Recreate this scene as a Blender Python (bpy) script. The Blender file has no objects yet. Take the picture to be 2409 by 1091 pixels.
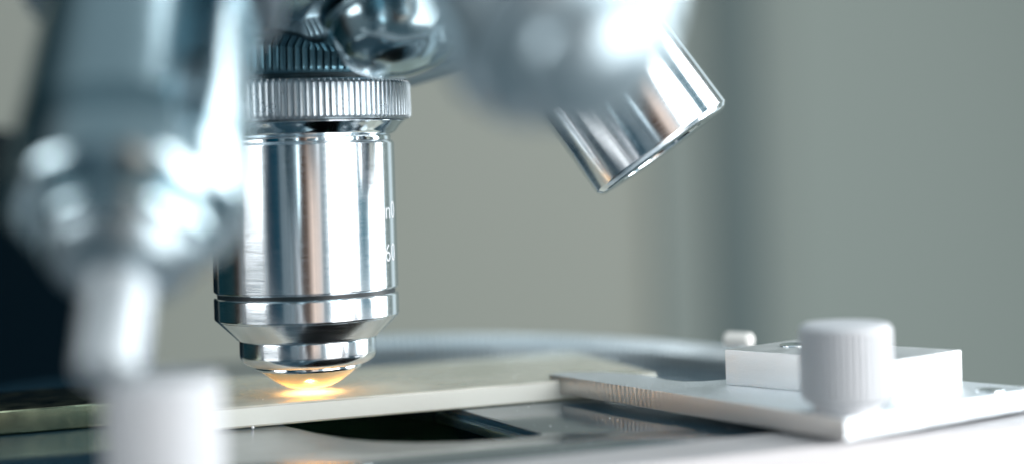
import bpy, bmesh, math, random
from mathutils import Vector, Matrix

random.seed(7)
S = 0.001                       # everything below is written in millimetres
F = 3938.0                      # focal length in pixels of the 2409 px wide photograph
CAMZ = 36.0                     # camera height above the stage plate
sc = bpy.context.scene
COL = sc.collection
R = math.radians
PI = math.pi

# ------------------------------------------------------------------ materials
def mat(name):
    m = bpy.data.materials.new(name); m.use_nodes = True
    nt = m.node_tree
    for n in list(nt.nodes): nt.nodes.remove(n)
    out = nt.nodes.new('ShaderNodeOutputMaterial')
    return m, nt, out

def princ(nt, out, col, rough, metal=0.0, **kw):
    b = nt.nodes.new('ShaderNodeBsdfPrincipled')
    b.inputs['Base Color'].default_value = (*col, 1)
    b.inputs['Roughness'].default_value = rough
    b.inputs['Metallic'].default_value = metal
    for k, v in kw.items(): b.inputs[k.replace('_', ' ')].default_value = v
    nt.links.new(b.outputs[0], out.inputs[0])
    return b

def noise(nt, scale, detail=3, vec_scale=(1, 1, 1), coord='Object'):
    tc = nt.nodes.new('ShaderNodeTexCoord')
    mp = nt.nodes.new('ShaderNodeMapping'); mp.inputs['Scale'].default_value = vec_scale
    n = nt.nodes.new('ShaderNodeTexNoise'); n.inputs['Scale'].default_value = scale; n.inputs['Detail'].default_value = detail
    nt.links.new(tc.outputs[coord], mp.inputs[0]); nt.links.new(mp.outputs[0], n.inputs['Vector'])
    return n

def ramp(nt, src, lo, hi, a, b):
    r = nt.nodes.new('ShaderNodeMapRange')
    r.inputs['From Min'].default_value = lo; r.inputs['From Max'].default_value = hi
    r.inputs['To Min'].default_value = a; r.inputs['To Max'].default_value = b
    nt.links.new(src, r.inputs['Value'])
    return r.outputs[0]

def bump(nt, b, height, dist, strength=1.0):
    bp = nt.nodes.new('ShaderNodeBump'); bp.inputs['Distance'].default_value = dist; bp.inputs['Strength'].default_value = strength
    nt.links.new(height, bp.inputs['Height']); nt.links.new(bp.outputs[0], b.inputs['Normal'])

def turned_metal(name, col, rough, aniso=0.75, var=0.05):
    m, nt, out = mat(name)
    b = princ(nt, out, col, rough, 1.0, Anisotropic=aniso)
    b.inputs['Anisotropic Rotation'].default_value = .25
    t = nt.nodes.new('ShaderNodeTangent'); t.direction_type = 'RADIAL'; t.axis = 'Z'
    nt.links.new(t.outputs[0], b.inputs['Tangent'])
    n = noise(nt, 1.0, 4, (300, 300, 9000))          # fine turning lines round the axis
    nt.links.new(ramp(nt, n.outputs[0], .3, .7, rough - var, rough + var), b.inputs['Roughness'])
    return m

def plain_metal(name, col, rough, grain=4000, gs=(1, 1, 1), dist=0.00001, var=.06):
    m, nt, out = mat(name)
    b = princ(nt, out, col, rough, 1.0)
    n = noise(nt, grain, 4, gs)
    bump(nt, b, n.outputs[0], dist)
    n2 = noise(nt, 260, 4)
    nt.links.new(ramp(nt, n2.outputs[0], .3, .7, rough - var, rough + var), b.inputs['Roughness'])
    return m

def soft(name, col, rough, metal=0.0, grain=None, dist=0.00001, **kw):
    m, nt, out = mat(name)
    b = princ(nt, out, col, rough, metal, **kw)
    if grain:
        n = noise(nt, grain, 4); bump(nt, b, n.outputs[0], dist)
    return m

M = {}
M['chrome'] = turned_metal('turned_chrome', (.86, .90, .93), .185)
M['chrome_bright'] = plain_metal('polished_chrome', (.84, .90, .93), .09, 900, dist=.000002, var=.03)
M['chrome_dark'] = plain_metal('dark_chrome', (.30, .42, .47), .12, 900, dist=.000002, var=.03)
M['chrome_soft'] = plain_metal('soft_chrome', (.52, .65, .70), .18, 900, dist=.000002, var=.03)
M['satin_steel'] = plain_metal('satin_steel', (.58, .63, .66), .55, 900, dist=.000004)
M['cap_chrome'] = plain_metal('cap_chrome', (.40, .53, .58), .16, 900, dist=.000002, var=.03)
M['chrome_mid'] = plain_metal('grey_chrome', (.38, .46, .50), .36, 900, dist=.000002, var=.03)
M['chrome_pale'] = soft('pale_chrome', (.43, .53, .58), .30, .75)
M['knurl'] = plain_metal('knurled_steel', (.50, .56, .60), .30, 5000, dist=.00002)
M['knurl_dark'] = plain_metal('knurled_dark_metal', (.10, .20, .25), .35, 3000)  # dark tone carries the port collars' shade below the turret
M['black'] = soft('black_paint', (.004, .012, .016), .4)
M['matt_black'] = soft('matt_black', (.0004, .0022, .0035), .95)
M['matt_black'].node_tree.nodes['Principled BSDF'].inputs['Specular IOR Level'].default_value = 0
M['black_metal'] = soft('blackened_metal', (.006, .028, .038), .35, .3)
M['engrave'] = soft('engraving_paint', (.62, .65, .68), .6)
M['satin'] = plain_metal('satin_aluminium', (.80, .85, .88), .46, 1900, dist=.00035)
M['milled'] = plain_metal('milled_aluminium', (.80, .82, .83), .45, 1500, (1, 1, 5), dist=.00003)
M['knob'] = soft('pale_knob', (.61, .63, .655), .5, .12)
M['pale'] = soft('pale_enamel', (.53, .52, .53), .38)
M['arm'] = soft('stand_paint', (.0004, .006, .011), .7)
M['arm'].node_tree.nodes['Principled BSDF'].inputs['Specular IOR Level'].default_value = .05
M['pin'] = soft('white_pin', (.85, .84, .80), .35)
M['ring'] = plain_metal('rim_metal', (.52, .59, .62), .40, 2000, dist=.00002)
M['dust'] = soft('dust', (.85, .85, .85), .6)

def make_saw():
    m, nt, out = mat('sawn_edge')
    b = princ(nt, out, (.58, .56, .54), .38, 1.0)
    tc = nt.nodes.new('ShaderNodeTexCoord'); mp = nt.nodes.new('ShaderNodeMapping')
    mp.inputs['Rotation'].default_value = (0, R(12), R(56))
    w = nt.nodes.new('ShaderNodeTexWave'); w.inputs['Scale'].default_value = 330; w.inputs['Distortion'].default_value = 2.2
    w.inputs['Detail'].default_value = 3; w.inputs['Detail Scale'].default_value = 2
    nt.links.new(tc.outputs['Object'], mp.inputs[0]); nt.links.new(mp.outputs[0], w.inputs['Vector'])
    bump(nt, b, w.outputs['Fac'], .00005, .7)
    return m
M['saw'] = make_saw()

def make_stage():
    m, nt, out = mat('stage_black_gloss')
    b = princ(nt, out, (.02, .056, .082), .1, 0.0, IOR=2.6)
    n = noise(nt, 180, 5)
    nt.links.new(ramp(nt, n.outputs[0], .3, .7, .06, .13), b.inputs['Roughness'])
    n2 = noise(nt, 6000, 3); bump(nt, b, n2.outputs[0], .000004)
    return m
M['stage'] = make_stage()

def make_glass():
    m, nt, out = mat('slide_glass')
    tr = nt.nodes.new('ShaderNodeBsdfTransparent'); tr.inputs[0].default_value = (.95, .94, .88, 1)
    df = nt.nodes.new('ShaderNodeBsdfDiffuse'); df.inputs[0].default_value = (.95, .94, .84, 1)
    tl = nt.nodes.new('ShaderNodeBsdfTranslucent'); tl.inputs[0].default_value = (.90, .89, .84, 1)
    gl = nt.nodes.new('ShaderNodeBsdfGlossy'); gl.inputs[0].default_value = (.95, .97, .92, 1); gl.inputs['Roughness'].default_value = .035
    m1 = nt.nodes.new('ShaderNodeMixShader'); m1.inputs[0].default_value = .08
    nt.links.new(df.outputs[0], m1.inputs[1]); nt.links.new(tl.outputs[0], m1.inputs[2])
    m2 = nt.nodes.new('ShaderNodeMixShader')                    # body: clear glass with a milky film
    n = noise(nt, 90, 5)
    nt.links.new(ramp(nt, n.outputs[0], .35, .7, .42, .74), m2.inputs[0])
    nt.links.new(tr.outputs[0], m2.inputs[1]); nt.links.new(m1.outputs[0], m2.inputs[2])
    fr = nt.nodes.new('ShaderNodeFresnel'); fr.inputs[0].default_value = 1.7
    m3 = nt.nodes.new('ShaderNodeMixShader')
    nt.links.new(fr.outputs[0], m3.inputs[0]); nt.links.new(m2.outputs[0], m3.inputs[1]); nt.links.new(gl.outputs[0], m3.inputs[2])
    n2 = noise(nt, 2500, 4)
    bp = nt.nodes.new('ShaderNodeBump'); bp.inputs['Distance'].default_value = .00001
    nt.links.new(n2.outputs[0], bp.inputs['Height']); nt.links.new(bp.outputs[0], gl.inputs['Normal']); 
    nt.links.new(m3.outputs[0], out.inputs[0])
    return m
M['glass'] = make_glass()
M['bright_edge'] = soft('bright_glass_edge', (.86, .88, .81), .55, 0, 900, .00004)  # pale colour stands in for light carried inside the glass to its edges
M['olive'] = plain_metal('olive_refraction', (.30, .33, .22), .16, 1500, dist=.00001)  # refraction at the slide's left end, put into an olive metal colour

def make_lens():
    m, nt, out = mat('coated_front_lens')
    b = princ(nt, out, (.97, .74, .40), .22, .0, IOR=1.7)
    b.inputs['Coat Weight'].default_value = 1.0; b.inputs['Coat Roughness'].default_value = .08
    return m
M['lens'] = make_lens()

def make_wall():
    m, nt, out = mat('wall_paint')
    b = princ(nt, out, (.36, .39, .34), .8)
    n = noise(nt, 3.0, 2)
    mx = nt.nodes.new('ShaderNodeMix'); mx.data_type = 'RGBA'
    mx.inputs[6].default_value = (.31, .335, .29, 1); mx.inputs[7].default_value = (.35, .37, .33, 1)
    nt.links.new(n.outputs[0], mx.inputs[0]); nt.links.new(mx.outputs[2], b.inputs['Base Color'])
    return m
M['wall'] = make_wall()
M['wall_cool'] = soft('cool_wall_tone', (.265, .31, .285), .8)
M['midtone'] = soft('blend_strip_tone', (.235, .275, .255), .8)
M['column'] = soft('column_paint', (.112, .152, .150), .75)

# ------------------------------------------------------------------ helpers
def link(name, bm, m, parent=None, sharp=35, loc=None):
    me = bpy.data.meshes.new(name)
    bmesh.ops.recalc_face_normals(bm, faces=bm.faces)
    for f in bm.faces: f.smooth = True
    for v in bm.verts: v.co *= S
    bm.to_mesh(me); bm.free()
    me.set_sharp_from_angle(angle=R(sharp))
    if m is not None: me.materials.append(m)
    o = bpy.data.objects.new(name, me); COL.objects.link(o)
    if parent: o.parent = parent
    if loc: o.location = Vector(loc) * S
    return o

def thing(name, label, cat, loc=(0, 0, 0), group=None, mtx=None):
    o = bpy.data.objects.new(name, None); COL.objects.link(o)
    o.empty_display_size = .005
    if mtx is not None: o.matrix_world = mtx
    else: o.location = Vector(loc) * S
    return tag(o, label, cat, group)

def tag(o, label, cat, group=None, kind=None):
    if label: o['label'] = label
    if cat: o['category'] = cat
    if group: o['group'] = group
    if kind: o['kind'] = kind
    return o

def structure(o):
    o['kind'] = 'structure'; return o

def rounded(pts, segs=4):
    """pts: (r, z) or (r, z, corner radius) -> profile with the corners rounded"""
    out = []
    for i, p in enumerate(pts):
        rad = p[2] if len(p) > 2 else 0
        if rad <= 0 or i in (0, len(pts) - 1): out.append((p[0], p[1])); continue
        c = Vector(p[:2]); a = Vector(pts[i - 1][:2]) - c; b = Vector(pts[i + 1][:2]) - c
        t = min(rad, a.length * .49, b.length * .49)
        p0 = c + a.normalized() * t; p1 = c + b.normalized() * t
        for k in range(segs + 1):
            u = k / segs
            q = p0 * (1 - u) ** 2 + c * 2 * u * (1 - u) + p1 * u ** 2
            out.append((q.x, q.y))
    return out

def lathe(pts, n=96, closed=False, knurl=None, sub=6, rnd=True):
    """revolve (r, z); knurl = (teeth, depth, zlo, zhi)"""
    prof = rounded(pts) if rnd else [p[:2] for p in pts]
    if closed: prof = prof + [prof[0]]
    if knurl: n = knurl[0] * sub
    bm = bmesh.new(); rings = []
    shape = [0, .12, .12, .12, 0, 1] if sub == 6 else [0, 0, 1, 1]
    if knurl: rj = [random.uniform(.8, 1.1) for _ in range(knurl[0])]
    for (r, z) in prof:
        if r < 1e-6: rings.append([bm.verts.new((0, 0, z))]); continue
        ring = []
        for i in range(n):
            a = 2 * PI * i / n; rr = r
            if knurl and knurl[2] <= z <= knurl[3]:
                s = shape[i % sub]
                rr -= knurl[1] * s * rj[(i // sub) % knurl[0]]
            ring.append(bm.verts.new((rr * math.cos(a), rr * math.sin(a), z)))
        rings.append(ring)
    for A, B in zip(rings, rings[1:]):
        if len(A) == 1 and len(B) == 1: continue
        for i in range(n):
            j = (i + 1) % n
            if len(A) == 1: bm.faces.new((A[0], B[j], B[i]))
            elif len(B) == 1: bm.faces.new((A[i], A[j], B[0]))
            else: bm.faces.new((A[i], A[j], B[j], B[i]))
    if closed: bmesh.ops.remove_doubles(bm, verts=bm.verts, dist=1e-6)
    return bm

def prism(poly, z0, z1, bevel=0.0, segs=3, holes=()):
    bm = bmesh.new()
    loops = [poly] + list(holes)
    es = []
    for lp in loops:
        vs = [bm.verts.new((x, y, z0)) for x, y in lp]
        es += [bm.edges.new((vs[i], vs[(i + 1) % len(vs)])) for i in range(len(vs))]
    if holes:
        bmesh.ops.triangle_fill(bm, edges=es, use_beauty=True)
    else:
        bm.faces.new(list(bm.verts))
    r = bmesh.ops.extrude_face_region(bm, geom=list(bm.faces))
    for v in r['geom']:
        if isinstance(v, bmesh.types.BMVert): v.co.z = z1
    bmesh.ops.recalc_face_normals(bm, faces=bm.faces)
    if bevel:
        ed = [e for e in bm.edges if len(e.link_faces) == 2 and e.calc_face_angle(0) > R(30)]
        bmesh.ops.bevel(bm, geom=ed, offset=bevel, segments=segs, profile=.6, affect='EDGES', clamp_overlap=True)
    return bm

def frame_from(axis, origin):
    """matrix whose local +Z is `axis` (millimetre origin)"""
    z = Vector(axis).normalized(); ref = Vector((0, 1, 0)) if abs(z.y) < .9 else Vector((1, 0, 0))
    x = ref.cross(z).normalized(); y = z.cross(x)
    m = Matrix((x, y, z)).transposed().to_4x4(); m.translation = Vector(origin) * S
    return m

def P(px, py, d):
    """point at depth d (mm) seen at a pixel of the photograph: used once to read off sizes"""
    u, v = (px - 1204.5) / F, (380 - py) / F
    c, s = math.cos(ROLL), math.sin(ROLL)
    return Vector(((u * c + v * s) * d, d, CAMZ + (-u * s + v * c) * d))
ROLL = R(1.8)

# ------------------------------------------------------------------ camera
cd = bpy.data.cameras.new('camera'); cam = bpy.data.objects.new('camera', cd); COL.objects.link(cam)
cam.matrix_world = Matrix.Translation((0, 0, CAMZ * S)) @ Matrix.Rotation(R(90), 4, 'X') @ Matrix.Rotation(-ROLL, 4, 'Z')
cd.sensor_width = 36; cd.lens = F / 2409 * 36
cd.shift_y = -(545.5 - 380) / 2409
cd.clip_start = .005; cd.clip_end = 50
cd.dof.use_dof = True; cd.dof.focus_distance = .2365
cd.dof.aperture_fstop = cd.lens / 9.8
sc.camera = cam

# ------------------------------------------------------------------ turret and objectives
K = 1.052
def T(x, y, zr): return Vector((x, y, zr)) * K + Vector((0, 0, CAMZ))     # turret space -> world mm
def kp(pts): return [tuple([p[0] * K, p[1] * K] + ([p[2] * K] if len(p) > 2 else [])) for p in pts]
def kk(t, d, a, b): return (t, d * K, a * K, b * K)

LENS_GROUP = 'objective lenses round the nosepiece'

def objective(label, tip, direction, parts, spin=0, q=1.0):
    tip = (Vector(tip) - Vector((0, 0, CAMZ))) * q + Vector((0, 0, CAMZ))
    mtx = frame_from(-Vector(direction), tip)
    o = thing('objective_lens', label, 'objective lens', group=LENS_GROUP, mtx=mtx @ Matrix.Rotation(spin, 4, 'Z'))
    made = {}
    for (nm, m, pts, kn) in parts:
        made[nm] = link(nm, lathe([tuple(c * q for c in p) for p in kp(pts)], 128, knurl=tuple(c if i == 0 else c * q for i, c in enumerate(kk(*kn))) if kn else None), M[m], o)
    return o, made

KN = (116, .34, 0, 99)
def knurled(z0, r=15.2, h=5.5, teeth=116, m='knurl'):
    return ('knurled_ring', m, [(9, z0), (r - 1.2, z0), (r - .25, z0 + .25, .2), (r, z0 + .55, .2), (r, z0 + h - .5, .2), (r - .3, z0 + h, .2), (9, z0 + h)],
            (teeth, .30, z0 + .3, z0 + h - .2))

# the objective in use, pointing straight down at the slide
main, mp_ = objective('polished steel objective pointing straight down with glowing amber front lens above the slide',
    T(-29, 232, -30.2), (0, 0, -1), [
    ('front_lens', 'lens', [(0, -.25), (1.6, -.15), (3.2, .22), (4.6, .9), (5.8, 1.75), (6.6, 2.4), (6.9, 2.75)], None),
    ('lens_ring', 'chrome_bright', [(6.6, 2.6), (7.25, 2.62, .1), (7.35, 2.9, .1), (7.3, 3.2), (6.0, 3.25)], None),
    ('nose', 'chrome', [(6.5, 3.15), (7.9, 3.2, .3), (8.9, 3.65, .5), (9.45, 4.5, .4), (9.45, 6.7, .15), (9.3, 6.9), (7, 6.95)], None),
    ('cone', 'chrome', [(7, 6.9), (9.75, 6.9, .1), (9.95, 7.15, .1), (12.5, 9.6, .1), (11, 9.65)], None),
    ('band', 'chrome', [(11, 9.6), (12.55, 9.62, .1), (12.73, 9.85, .1), (12.73, 12.6, .15), (12.55, 12.82), (11.5, 12.85)], None),
    ('groove', 'black', [(11, 12.8), (12.25, 12.8), (12.25, 13.45), (11, 13.45)], None),
    ('barrel', 'chrome', [(11.5, 13.4), (12.5, 13.4), (12.73, 13.62, .1), (12.73, 33.35, .15), (12.5, 33.7), (11, 33.75)], None),
    ('neck', 'chrome_bright', [(11, 33.7), (12.3, 33.75), (12.25, 34.3, .3), (12.9, 34.7, .6), (13.5, 35.5, .6), (14.35, 36.35, .2), (11, 36.42)], None),
    knurled(36.4),
    ('mount_thread', 'black_metal', [(10, 41.9), (13.6, 41.92), (13.6, 42.6), (10, 42.6)], None),
    ], spin=R(1))

# engraved figures that wrap round the right hand side of its barrel
def engraving(text, parent, r, z, ang0, size):
    cu = bpy.data.curves.new('engraving_text', 'FONT'); cu.body = text; cu.size = size; cu.extrude = 0; cu.offset = -.045
    cu.resolution_u = 4
    tmp = bpy.data.objects.new('tmp', cu); COL.objects.link(tmp)
    dg = bpy.context.evaluated_depsgraph_get(); dg.update()
    me = bpy.data.meshes.new_from_object(tmp.evaluated_get(dg))
    bpy.data.objects.remove(tmp); bpy.data.curves.remove(cu)
    bm = bmesh.new(); bm.from_mesh(me); bpy.data.meshes.remove(me)
    bmesh.ops.subdivide_edges(bm, edges=[e for e in bm.edges if e.calc_length() > .3], cuts=2)
    inner = [v for v in bm.verts]
    ex = bmesh.ops.extrude_face_region(bm, geom=list(bm.faces))
    up = {v for v in ex['geom'] if isinstance(v, bmesh.types.BMVert)}
    for v in bm.verts:
        a = ang0 + v.co.x / r; rr = r + (.03 if v in up else -.02)
        v.co = Vector((rr * math.cos(a), rr * math.sin(a), z + v.co.y))
    return link('engraving', bm, M['engrave'], parent)

# the long objective in the foreground on the left
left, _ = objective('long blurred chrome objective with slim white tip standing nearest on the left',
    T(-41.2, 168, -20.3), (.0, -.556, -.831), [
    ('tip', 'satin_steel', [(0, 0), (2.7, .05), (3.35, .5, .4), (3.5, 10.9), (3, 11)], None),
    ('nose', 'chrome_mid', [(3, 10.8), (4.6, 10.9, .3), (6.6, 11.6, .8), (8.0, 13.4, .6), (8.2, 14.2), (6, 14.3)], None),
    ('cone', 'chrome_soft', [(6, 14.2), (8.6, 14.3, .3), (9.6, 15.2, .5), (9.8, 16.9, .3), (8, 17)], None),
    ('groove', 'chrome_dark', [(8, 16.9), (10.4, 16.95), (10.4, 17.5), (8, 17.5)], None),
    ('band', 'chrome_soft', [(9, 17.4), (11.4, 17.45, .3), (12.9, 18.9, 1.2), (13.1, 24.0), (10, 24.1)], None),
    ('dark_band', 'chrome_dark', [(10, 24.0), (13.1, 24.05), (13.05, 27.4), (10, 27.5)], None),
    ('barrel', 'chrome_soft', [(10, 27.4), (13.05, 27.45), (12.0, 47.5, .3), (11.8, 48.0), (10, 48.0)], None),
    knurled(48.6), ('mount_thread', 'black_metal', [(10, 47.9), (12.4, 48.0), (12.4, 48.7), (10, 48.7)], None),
    ], q=.86)

# the short wide objective swung out to the right, nearly in focus
DR = Vector((.56, -.085, -.83)).normalized()
right, _ = objective('short wide chrome objective tilted down to the right with a flat open end',
    T(20.7, 227.6, .7), DR, [
    ('front_lens', 'black', [(0, 1.4), (6.6, 1.4), (6.6, .9)], None),
    ('end_ring', 'chrome_bright', [(6.5, 1.5), (6.6, .15, .1), (7.2, 0, .1), (9.9, 0.02, .1), (10.35, .25)], None),
    ('barrel', 'chrome', [(10.3, .2), (10.8, .75, .15), (10.8, 15.6, .3), (10.4, 16), (9, 16)], None),
    ('neck', 'chrome_bright', [(9, 15.9), (10.3, 15.95), (10.3, 16.6, .3), (12.6, 18.3, .6), (14.2, 19.8, .2), (9, 19.9)], None),
    knurled(19.9), ('mount_thread', 'black_metal', [(10, 25.3), (13.6, 25.35), (13.6, 26.6), (10, 26.6)], None),
    ])

# the objective nearest the camera on the right
DN = Vector((.40, -.62, -.676)).normalized()
near, _ = objective('chrome objective blurred almost to a cloud, in front of the short wide one',
    T(10.4, 170, 7.4), DN, [
    ('nose', 'chrome_pale', [(0, -.6), (2.5, -.45), (5.0, .2, .5), (7.4, 1.6, .6), (8.2, 3.2, .4), (8.4, 4.9, .2), (6, 5.0)], None),
    ('cone', 'chrome_pale', [(6, 4.9), (9.0, 5.0, .2), (11.6, 6.9, .5), (13.2, 9.2, .4), (10, 9.3)], None),
    ('groove', 'black_metal', [(9, 9.2), (12.8, 9.22), (12.8, 10.0), (9, 10)], None),
    ('barrel', 'chrome_pale', [(10, 9.9), (13.5, 9.95), (13.7, 10.3, .2), (10.4, 38.6, .3), (10, 39), (9, 39)], None),
    knurled(39, r=13.6), ('mount_thread', 'black_metal', [(8, 44.4), (11.6, 44.5), (11.6, 45.6), (8, 45.6)], None),
    ], q=.78)

# the revolving nosepiece that carries them
V0 = T(-29, 232, 74.8)
AX = Vector((.2438, -.3355, -.910)).normalized()
np_ = thing('nosepiece', 'revolving chrome nosepiece with a domed pivot cap, above the objectives', 'nosepiece', mtx=frame_from(AX, V0))
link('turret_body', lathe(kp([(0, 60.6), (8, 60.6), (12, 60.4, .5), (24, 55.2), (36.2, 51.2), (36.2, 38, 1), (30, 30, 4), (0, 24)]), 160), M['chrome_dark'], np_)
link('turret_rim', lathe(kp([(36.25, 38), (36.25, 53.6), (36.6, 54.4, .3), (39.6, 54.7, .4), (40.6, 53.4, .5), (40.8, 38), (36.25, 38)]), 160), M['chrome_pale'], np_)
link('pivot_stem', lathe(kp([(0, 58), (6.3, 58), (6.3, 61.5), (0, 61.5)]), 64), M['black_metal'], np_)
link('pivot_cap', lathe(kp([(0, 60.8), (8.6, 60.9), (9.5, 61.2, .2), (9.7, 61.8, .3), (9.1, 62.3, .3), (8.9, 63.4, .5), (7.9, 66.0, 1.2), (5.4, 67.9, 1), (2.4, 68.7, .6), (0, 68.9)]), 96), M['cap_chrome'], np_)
inv = np_.matrix_world.inverted()
def port(direction, origin, L):
    m = frame_from(direction, origin)
    o = link('port_collar', lathe(kp([(0, L - 12), (14.2, L - 12), (14.6, L - 6.5, .4), (14.75, L - .6, .3), (14.3, L), (9, L + .05)]), knurl=kk(96, .35, L - 9, L - .4)), M['knurl_dark'], np_)
    o.matrix_parent_inverse = inv
    o.matrix_world = m
port((0, 0, -1), V0, (74.8 - 12.4))
port(DR, T(20.7, 227.6, .7) - DR * 60 * K, 60 - 26.6)
DNQ = .78; tipn = (T(10.4, 170, 7.4) - Vector((0, 0, CAMZ))) * DNQ + Vector((0, 0, CAMZ))
port(DN, tipn - DN * 80 * K, 80 - 45.6 * DNQ)
DL = Vector((.0, -.556, -.831)).normalized(); tipl = (T(-41.2, 168, -20.3) - Vector((0, 0, CAMZ))) * .86 + Vector((0, 0, CAMZ))
port(DL, tipl - DL * 80 * K, 80 - 54.2 * .86)

# ------------------------------------------------------------------ stage
u = Vector((.927, .375)).normalized(); v = Vector((-u.y, u.x))
DC = Vector((-30, 243)); DRAD = 77.0
stage = thing('microscope_stage', 'glossy black round stage plate with a cut-out and bright front rail, under the slide', 'stage', (DC.x, DC.y, 0))
def local(poly): return [(x - DC.x, y - DC.y) for x, y in poly]
# circle cut by the rail line through (0, 200)
L0 = Vector((0, 200.0))
circ = []
for i in range(180):
    a = 2 * PI * i / 180; p = DC + DRAD * Vector((math.cos(a), math.sin(a)))
    if (p - L0).dot(v) > 0: circ.append((a, p))
k0 = next(i for i in range(len(circ)) if circ[i][0] - circ[i - 1][0] > .1 or i == 0 and False) if any(circ[i][0] - circ[i - 1][0] > .1 for i in range(1, len(circ))) else 0
circ = [p for _, p in circ[k0:] + circ[:k0]]
def on_line(p): return L0 + u * (p - L0).dot(u)
outer = [tuple(p) for p in circ]
outer = [tuple(on_line(circ[0]))] + outer + [tuple(on_line(circ[-1]))]
hole = [(2.9, 222.0), (2.6, 220.6), (1.6, 219.6), (-2.2, 218), (-7.7, 217), (-13.2, 217.3), (-18.9, 219.4), (-22.8, 222.2), (-27.4, 227.5), (-32.8, 235.0),
        (-36.5, 242), (-38.5, 250), (-35, 258), (-28, 263), (-20, 262), (-12.6, 253.5)]
link('stage_plate', prism(local(outer), -3, 0, .25, 2, holes=[local(hole)]), M['stage'], stage)
well = [(x + (x + 18) * .06, y + (y - 240) * .06) for x, y in hole]
link('cutout_dark_body', prism(local([(-60, 200), (22, 212), (22, 292), (-60, 285)]), -22, -3.03, .5, 2, holes=[local(well)]), M['matt_black'], stage)  # added black body, keeps the cut-out dark and hides the wall behind
link('cutout_dark_floor', prism(local([(-60, 200), (22, 212), (22, 292), (-60, 285)]), -24, -22.02), M['matt_black'], stage)  # added floor that closes the cut-out into darkness
# a lighter ledge just under the straight edge of the cut-out
a0, a1 = Vector((2.9, 222.0)), Vector((-12.6, 253.5)); dn = (a1 - a0).normalized(); nn = Vector((-dn.y, dn.x))
if nn.x > 0: nn = -nn
led = [a0 + dn * 1.5 + nn * .02, a1 - dn * 2 + nn * .02, a1 - dn * 2 + nn * 1.0, a0 + dn * 1.5 + nn * 1.0]
link('cutout_ledge', prism(local([tuple(p) for p in led]), -2.6, -1.3, .2, 2), M['knurl_dark'], stage)
# bright rail along the front edge
def rail(o0, o1, z0, z1, s0=-140, s1=150):
    q = [L0 + u * s0 - v * o0, L0 + u * s1 - v * o0, L0 + u * s1 - v * o1, L0 + u * s0 - v * o1]
    return prism(local([tuple(p) for p in q]), z0, z1, .5, 4)
link('front_rail', rail(-.6, 10.8, -11, .45), M['pale'], stage)
# raised knurled rim round the back
def rim():
    bm = bmesh.new(); n = 360; a0_, a1_ = R(17), R(104); rings = []
    pr = [(77.2, 0), (77.2, 3.4), (76.7, 3.8), (76.0, 3.7), (74.3, 1.9), (76.2, 1.5), (76.2, .02)]
    for i in range(n + 1):
        a = a0_ + (a1_ - a0_) * i / n; k = .5 if i % 4 >= 2 else 0
        rings.append([bm.verts.new(((r - (k if 1 <= j <= 2 else -k if j >= 3 else 0)) * math.cos(a), (r - (k if 1 <= j <= 2 else -k if j >= 3 else 0)) * math.sin(a), z - (k * .6 if 1 <= j <= 4 else 0))) for j, (r, z) in enumerate(pr)])
    for A, B in zip(rings, rings[1:]):
        for j in range(len(pr) - 1): bm.faces.new((A[j], A[j + 1], B[j + 1], B[j]))
    bm.faces.new(rings[0]); bm.faces.new(rings[-1])
    return bm
link('knurled_rim', rim(), M['ring'], stage, sharp=25)
# condenser with its lit lens below the cut-out
LA = Vector((-30.5, 246))
cond = thing('condenser', 'dark condenser under the stage cut-out throwing warm light up at the slide', 'condenser', (LA.x, LA.y, -17.9))
link('condenser_body', lathe([(0, -4), (10, -4), (10, 9, .5), (6, 11.4, .3), (5, 11.5), (4.6, 10.6), (0, 10.6)], 64), M['matt_black'], cond)

# ------------------------------------------------------------------ glass slide
us = Vector((.933, .36)).normalized(); vs_ = Vector((-us.y, us.x))
fr = Vector((21.2, 256.8)); fl = fr - us * 76
slide = link('glass_slide', prism([(0, 0), (76, 0), (76, 33.5), (0, 33.5)], 0, 3.05, .32, 4), M['glass'])
slide.data.materials.append(M['bright_edge'])
for f in slide.data.polygons:
    if abs(f.normal.z) < .05: f.material_index = 1
slide.location = (fl.x * S, fl.y * S, .00004); slide.rotation_euler = (0, 0, math.atan2(us.y, us.x))
tag(slide, 'thick pale glass slide lying on the black stage under the straight objective', 'slide')

# added olive plate, its colour standing in for refraction at the slide's left end
f0 = Vector((-59, 239.2))
plate2 = link('refraction_plate', prism([(-45, 0), (7.2, 0), (7.2, 22.2), (-45, 22.2)], 0, 3.4, .5, 3), M['olive'])
plate2.location = (f0.x * S, f0.y * S, .00005); plate2.rotation_euler = (0, 0, R(21.5))
tag(plate2, 'added dark olive plate imitating refraction at the left end of the slide, past the blurred knob', 'plate')

# ------------------------------------------------------------------ slide holder: plate with finger, block, pin
C1 = Vector((39.3, 202.4))
hold = thing('slide_holder', 'flat aluminium slide holder with a long finger and a block on top', 'slide holder', (C1.x, C1.y, 1))
def lc(poly): return [(x - C1.x, y - C1.y) for x, y in poly]
pl = [(39.3, 202.4), (4.6, 253.3), (6.2, 255.4), (12.6, 254.6), (18.2, 250.0), (20.3, 246.6), (21.6, 243.2), (23.6, 240.9), (26.2, 240.4), (29.6, 241.4), (36, 246), (48, 247), (69.5, 223.3)]
o = link('holder_plate', prism(lc(pl), 0, 2.7, .18, 2), M['satin'], hold)
o.data.materials.append(M['saw'])
for f in o.data.polygons:
    n = f.normal
    if abs(n.z) < .3 and n.dot(Vector((-.826, -.563, 0))) > .9: f.material_index = 1
nk = Vector((14.75, 238.6)); nd = Vector((-.826, -.563))
nick = [nk + nd * .03 + Vector((.563, -.826)) * .09, nk + nd * .03 - Vector((.563, -.826)) * .09, nk - nd * .3 - Vector((.563, -.826)) * .09, nk - nd * .3 + Vector((.563, -.826)) * .09]
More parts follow.
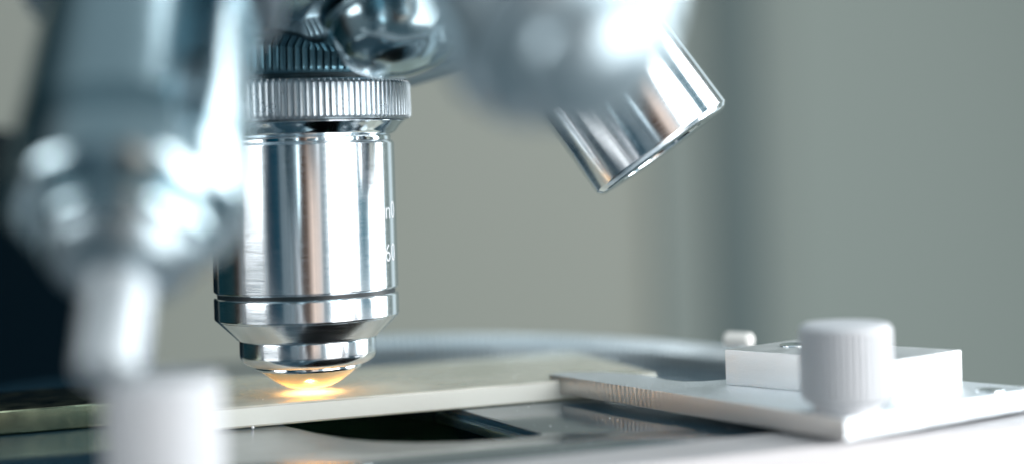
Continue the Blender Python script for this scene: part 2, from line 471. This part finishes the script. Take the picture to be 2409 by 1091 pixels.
link('saw_nick', prism(lc([tuple(p) for p in nick]), .05, 2.5), M['matt_black'], hold)
bk = [(29.1, 235.7), (48.4, 216.6), (59.9, 226.3), (40.6, 245.4)]
blk = link('holder_block', prism(lc(bk), 2.72, 7.7, .16, 2), M['milled'], hold)
# screw in the top of the block
link('block_screw', lathe([(0, 7.62), (1.9, 7.62), (2.0, 7.9, .1), (1.6, 8.05, .1), (1.2, 7.95), (0, 7.9)], 40), M['chrome_bright'], hold, loc=(39.0 - C1.x, 237.2 - C1.y, 0))
link('plate_screw', lathe([(0, 2.66), (1.9, 2.66), (1.9, 2.95, .1), (1.5, 3.0), (0, 2.8)], 40), M['chrome_bright'], hold, loc=(62.2 - C1.x, 221.3 - C1.y, 0))
# cushioned pin that lies behind the block, on a little post
pb = bmesh.new()
q = lathe([(0, -2.4), (.9, -2.35, .2), (1.2, -2.0, .2), (1.2, 2.0, .3), (.85, 2.35, .2), (0, 2.4)], 40)
pin_c = P(1738, 798, 268)
pin = link('spring_pin', q, M['pin'], hold)
pin.matrix_parent_inverse = hold.matrix_world.inverted() if False else Matrix.Identity(4)
pm = frame_from(Vector((.80, -.60, 0)), (0, 0, 0)); pm.translation = Vector((pin_c.x - C1.x, pin_c.y - C1.y, pin_c.z - 1)) * S
pin.matrix_local = pm
link('pin_post', lathe([(0, -.9), (.7, -.9), (.7, pin_c.z - 1 - .6), (0, pin_c.z - 1 - .6)], 24), M['knurl'], hold, loc=(pin_c.x - C1.x, pin_c.y - C1.y, 0))

# thumb screws
def knob(label, loc, h, r=5.75, neck=4.1):
    o = thing('thumb_screw', label, 'thumb screw', loc, 'thumb screws of the slide holder')
    link('shank', lathe([(0, 0.01), (neck, 0.01), (neck, 1.0, .3), (neck - .4, 1.2), (0, 1.2)], 48), M['knob'], o)
    link('knurled_head', lathe([(0, 1.1), (r - 1.0, 1.1), (r - .1, 1.7, .3), (r, 2.3, .2), (r, h - .9, .2), (r - .25, h - .3, .3), (r - .8, h, .3), (0, h + .05)], knurl=(46, .34, 1.9, h - .8), sub=6), M['knob'], o)
    return o
kr = P(1994, 965, 208.2)
knob('pale knurled thumb screw standing on the aluminium holder in front of its block', (kr.x, kr.y, 3.72), 11.0)
kl = P(381, 884, 162.5)
br = thing('clamp_bracket', 'pale clamp bracket in front of the stage rail carrying the nearest knob', 'bracket', (kl.x, kl.y, -4))
q = [Vector((0, 0)) + u * -9 - v * 8, u * 9 - v * 8, u * 9 + v * 8.5, u * -9 + v * 8.5]
link('bracket_plate', prism([tuple(p) for p in q], 0, 5, .6, 3), M['pale'], br)
knob('big blurred pale thumb screw hiding the left end of the slide', (kl.x, kl.y, 1.02), kl.z - 1.0)

# dust on the stage and the slide edge
bm = bmesh.new()
for i in range(70):
    if i < 42:
        x, y, z = random.uniform(-8, 40), random.uniform(205, 246), .05
        if Vector((x - 3, y - 222)).dot(nn) > -1: x += 8
    else:
        t = random.uniform(6, 75); w = random.uniform(-.4, 26); p = fl + us * t + vs_ * w; x, y, z = p.x, p.y, 3.1 if w > 0 else .1
    s = random.choice((.04, .05, .06, .10))
    bmesh.ops.create_icosphere(bm, subdivisions=1, radius=s, matrix=Matrix.Translation((x, y, z + s * .5)) @ Matrix.Diagonal((1, 1.3, .7, 1)))
bmesh.ops.create_icosphere(bm, subdivisions=2, radius=.22, matrix=Matrix.Translation((-37.2, 233.0, .2)))
d = link('dust', bm, M['dust']); tag(d, 'white dust specks scattered over the stage and the slide', 'dust', kind='stuff')

# ------------------------------------------------------------------ stand arm, backdrop
arm = thing('microscope_stand', 'dark arm of the microscope stand behind the blurred left objective', 'stand arm', (-110, 352, -60))
ap = [(-40, 0), (31, 0), (30, 70), (28, 92), (18, 103), (-8, 108), (-40, 116)]
bm = prism(ap, -14, 14, 3, 4)
bm.transform(Matrix.Rotation(R(90), 4, 'X'))
link('arm_casting', bm, M['arm'], arm)

def plane_wall(name, x0, x1, y, z0, z1, m, thick=20):
    return structure(link(name, prism([(x0, y), (x1, y), (x1, y + thick), (x0, y + thick)], z0, z1), m))
def wx(px): return P(px, 400, 985).x
plane_wall('wall', -900, 1100, 1000, -700, 900, M['wall'])
plane_wall('wall_blend_strip', wx(1540), wx(1880), 994, -690, 890, M['midtone'], 5.9)  # added mid-tone strip, blends the dark band softly into the wall
plane_wall('wall_section', wx(1880) + .1, 1090, 996, -690, 890, M['wall_cool'], 3.9)  # right-hand stretch of wall in a darker, cooler tone
plane_wall('pilaster', wx(1680), wx(1795), 988, -680, 880, M['column'], 5.9)

# ------------------------------------------------------------------ lamps
def area(name, loc, target, w, h, radiance, col, spread=180):
    l = bpy.data.lights.new(name, 'AREA'); l.shape = 'RECTANGLE'; l.size = w; l.size_y = h
    l.energy = radiance * PI * w * h; l.color = col; l.spread = R(spread)
    o = bpy.data.objects.new(name, l); COL.objects.link(o)
    o.location = loc
    d = (Vector(target) - Vector(loc)).normalized()
    o.rotation_euler = d.to_track_quat('-Z', 'Y').to_euler()
    return o
TG = Vector((-.03, .244, .03))
def polar(phi, dist, z): return TG + Vector((math.sin(R(phi)) * dist, -math.cos(R(phi)) * dist, z))
area('window_light', polar(56, .60, .0), TG, .40, .95, 5.6, (1.0, .985, .98))
area('window_light_far', polar(108, .60, .10), TG, .31, .60, 6.5, (.97, .985, 1.0))
area('barrel_edge_fill', polar(146, .62, .08), TG, .14, .5, .62, (.80, .93, 1.0))  # added strip without a known source, brightens the barrel's right edge
area('softbox', polar(-58, .60, .14), TG, .31, .30, 4.6, (.97, .99, 1.0))
area('ceiling_light', TG + Vector((.05, .1, .65)), TG, .6, .4, 2.4, (.88, .96, 1.0))
area('wall_fill', (.95, .72, .10), (.72, 1.0, .0), .22, .5, 2.0, (.80, .95, 1.0))  # added out of view to brighten the far right of the wall
lamp = bpy.data.lights.new('illuminator', 'AREA'); lamp.shape = 'DISK'; lamp.size = .0055; lamp.energy = .075; lamp.color = (1.0, .55, .20)
lo = bpy.data.objects.new('illuminator', lamp); COL.objects.link(lo)
lamp.spread = R(60)
lo.location = (LA.x * S, LA.y * S, -.0042); lo.rotation_euler = (PI, 0, 0)

# ------------------------------------------------------------------ world: the rest of the room, dim
w = bpy.data.worlds.new('World'); sc.world = w; w.use_nodes = True
nt = w.node_tree
for n in list(nt.nodes): nt.nodes.remove(n)
out = nt.nodes.new('ShaderNodeOutputWorld'); bg = nt.nodes.new('ShaderNodeBackground'); nt.links.new(bg.outputs[0], out.inputs[0])
tc = nt.nodes.new('ShaderNodeTexCoord'); sp = nt.nodes.new('ShaderNodeSeparateXYZ'); nt.links.new(tc.outputs['Generated'], sp.inputs[0])
def math_(op, a, b=None):
    n = nt.nodes.new('ShaderNodeMath'); n.operation = op
    for i, x in enumerate((a, b)):
        if x is None: continue
        if isinstance(x, (int, float)): n.inputs[i].default_value = x
        else: nt.links.new(x, n.inputs[i])
    return n.outputs[0]
az = math_('ARCTAN2', sp.outputs['X'], math_('MULTIPLY', sp.outputs['Y'], -1.0))
fac = math_('ADD', math_('MULTIPLY', az, 1 / (2 * PI)), .5)
cr = nt.nodes.new('ShaderNodeValToRGB'); nt.links.new(fac, cr.inputs[0])
stops = [(-179, (.20, .24, .23)), (-165, (.05, .09, .10)), (-130, (.006, .04, .055)), (-95, (.01, .04, .05)), (-86, (.05, .035, .03)), (-76, (.30, .34, .36)), (-42, (.30, .38, .42)), (-38, (.0, .035, .07)), (-24, (.002, .06, .10)),
         (-19, (.30, .40, .46)), (-2, (.22, .28, .31)), (2, (.10, .065, .05)), (11, (.13, .085, .065)), (14, (1.55, 1.22, 1.03)), (25, (1.4, 1.18, 1.06)), (28, (.42, .55, .62)),
         (74, (.35, .50, .58)), (80, (.10, .30, .40)), (92, (.14, .36, .46)), (120, (.34, .48, .56)), (179, (.20, .24, .23))]
el = cr.color_ramp.elements
while len(el) > 1: el.remove(el[-1])
for i, (a, c) in enumerate(stops):
    pos = (a + 180) / 360
    if i == 0: el[0].position = pos; el[0].color = (*c, 1)
    else: el.new(pos).color = (*c, 1)
cn = nt.nodes.new('ShaderNodeTexNoise'); cn.noise_dimensions = '1D'; cn.inputs['Scale'].default_value = 90; cn.inputs['Detail'].default_value = 6; cn.inputs['Roughness'].default_value = .7
nt.links.new(fac, cn.inputs['W'])
mr = nt.nodes.new('ShaderNodeMapRange'); mr.inputs[1].default_value = .3; mr.inputs[2].default_value = .7; mr.inputs[3].default_value = .35; mr.inputs[4].default_value = 1.65
nt.links.new(cn.outputs[0], mr.inputs[0])
vm = nt.nodes.new('ShaderNodeVectorMath'); vm.operation = 'SCALE'; nt.links.new(cr.outputs[0], vm.inputs[0]); nt.links.new(mr.outputs[0], vm.inputs['Scale'])
def mixc(fac_, a, b):
    n = nt.nodes.new('ShaderNodeMix'); n.data_type = 'RGBA'; nt.links.new(fac_, n.inputs[0])
    for i, x in ((6, a), (7, b)):
        if isinstance(x, tuple): n.inputs[i].default_value = (*x, 1)
        else: nt.links.new(x, n.inputs[i])
    return n.outputs[2]
def rng(src, a, b):
    n = nt.nodes.new('ShaderNodeMapRange'); n.interpolation_type = 'SMOOTHSTEP'; n.inputs[1].default_value = a; n.inputs[2].default_value = b
    nt.links.new(src, n.inputs[0]); return n.outputs[0]
c1 = mixc(rng(sp.outputs['Z'], .45, .9), vm.outputs[0], (.36, .47, .52))
c2 = mixc(rng(math_('MULTIPLY', sp.outputs['Z'], -1.0), .25, .7), c1, (.14, .22, .26))
nt.links.new(c2, bg.inputs[0]); bg.inputs[1].default_value = .62

# ------------------------------------------------------------------ render settings
sc.render.engine = 'CYCLES'
sc.view_settings.view_transform = 'Standard'; sc.view_settings.look = 'None'
sc.view_settings.exposure = 0; sc.view_settings.gamma = 1; sc.view_settings.use_curve_mapping = False
sc.cycles.use_denoising = True
sc.cycles.max_bounces = 10; sc.cycles.glossy_bounces = 6; sc.cycles.transparent_max_bounces = 12
sc.cycles.sample_clamp_indirect = 6
sc.cycles.caustics_reflective = True

# engraving goes on last: it needs the finished barrel
bar_ = mp_['barrel']
engraving('n0', bar_, 12.73 * K, (22.9) * K, R(-25.5), 3.7)
engraving('160', bar_, 12.73 * K, (17.2) * K, R(-35), 3.7)
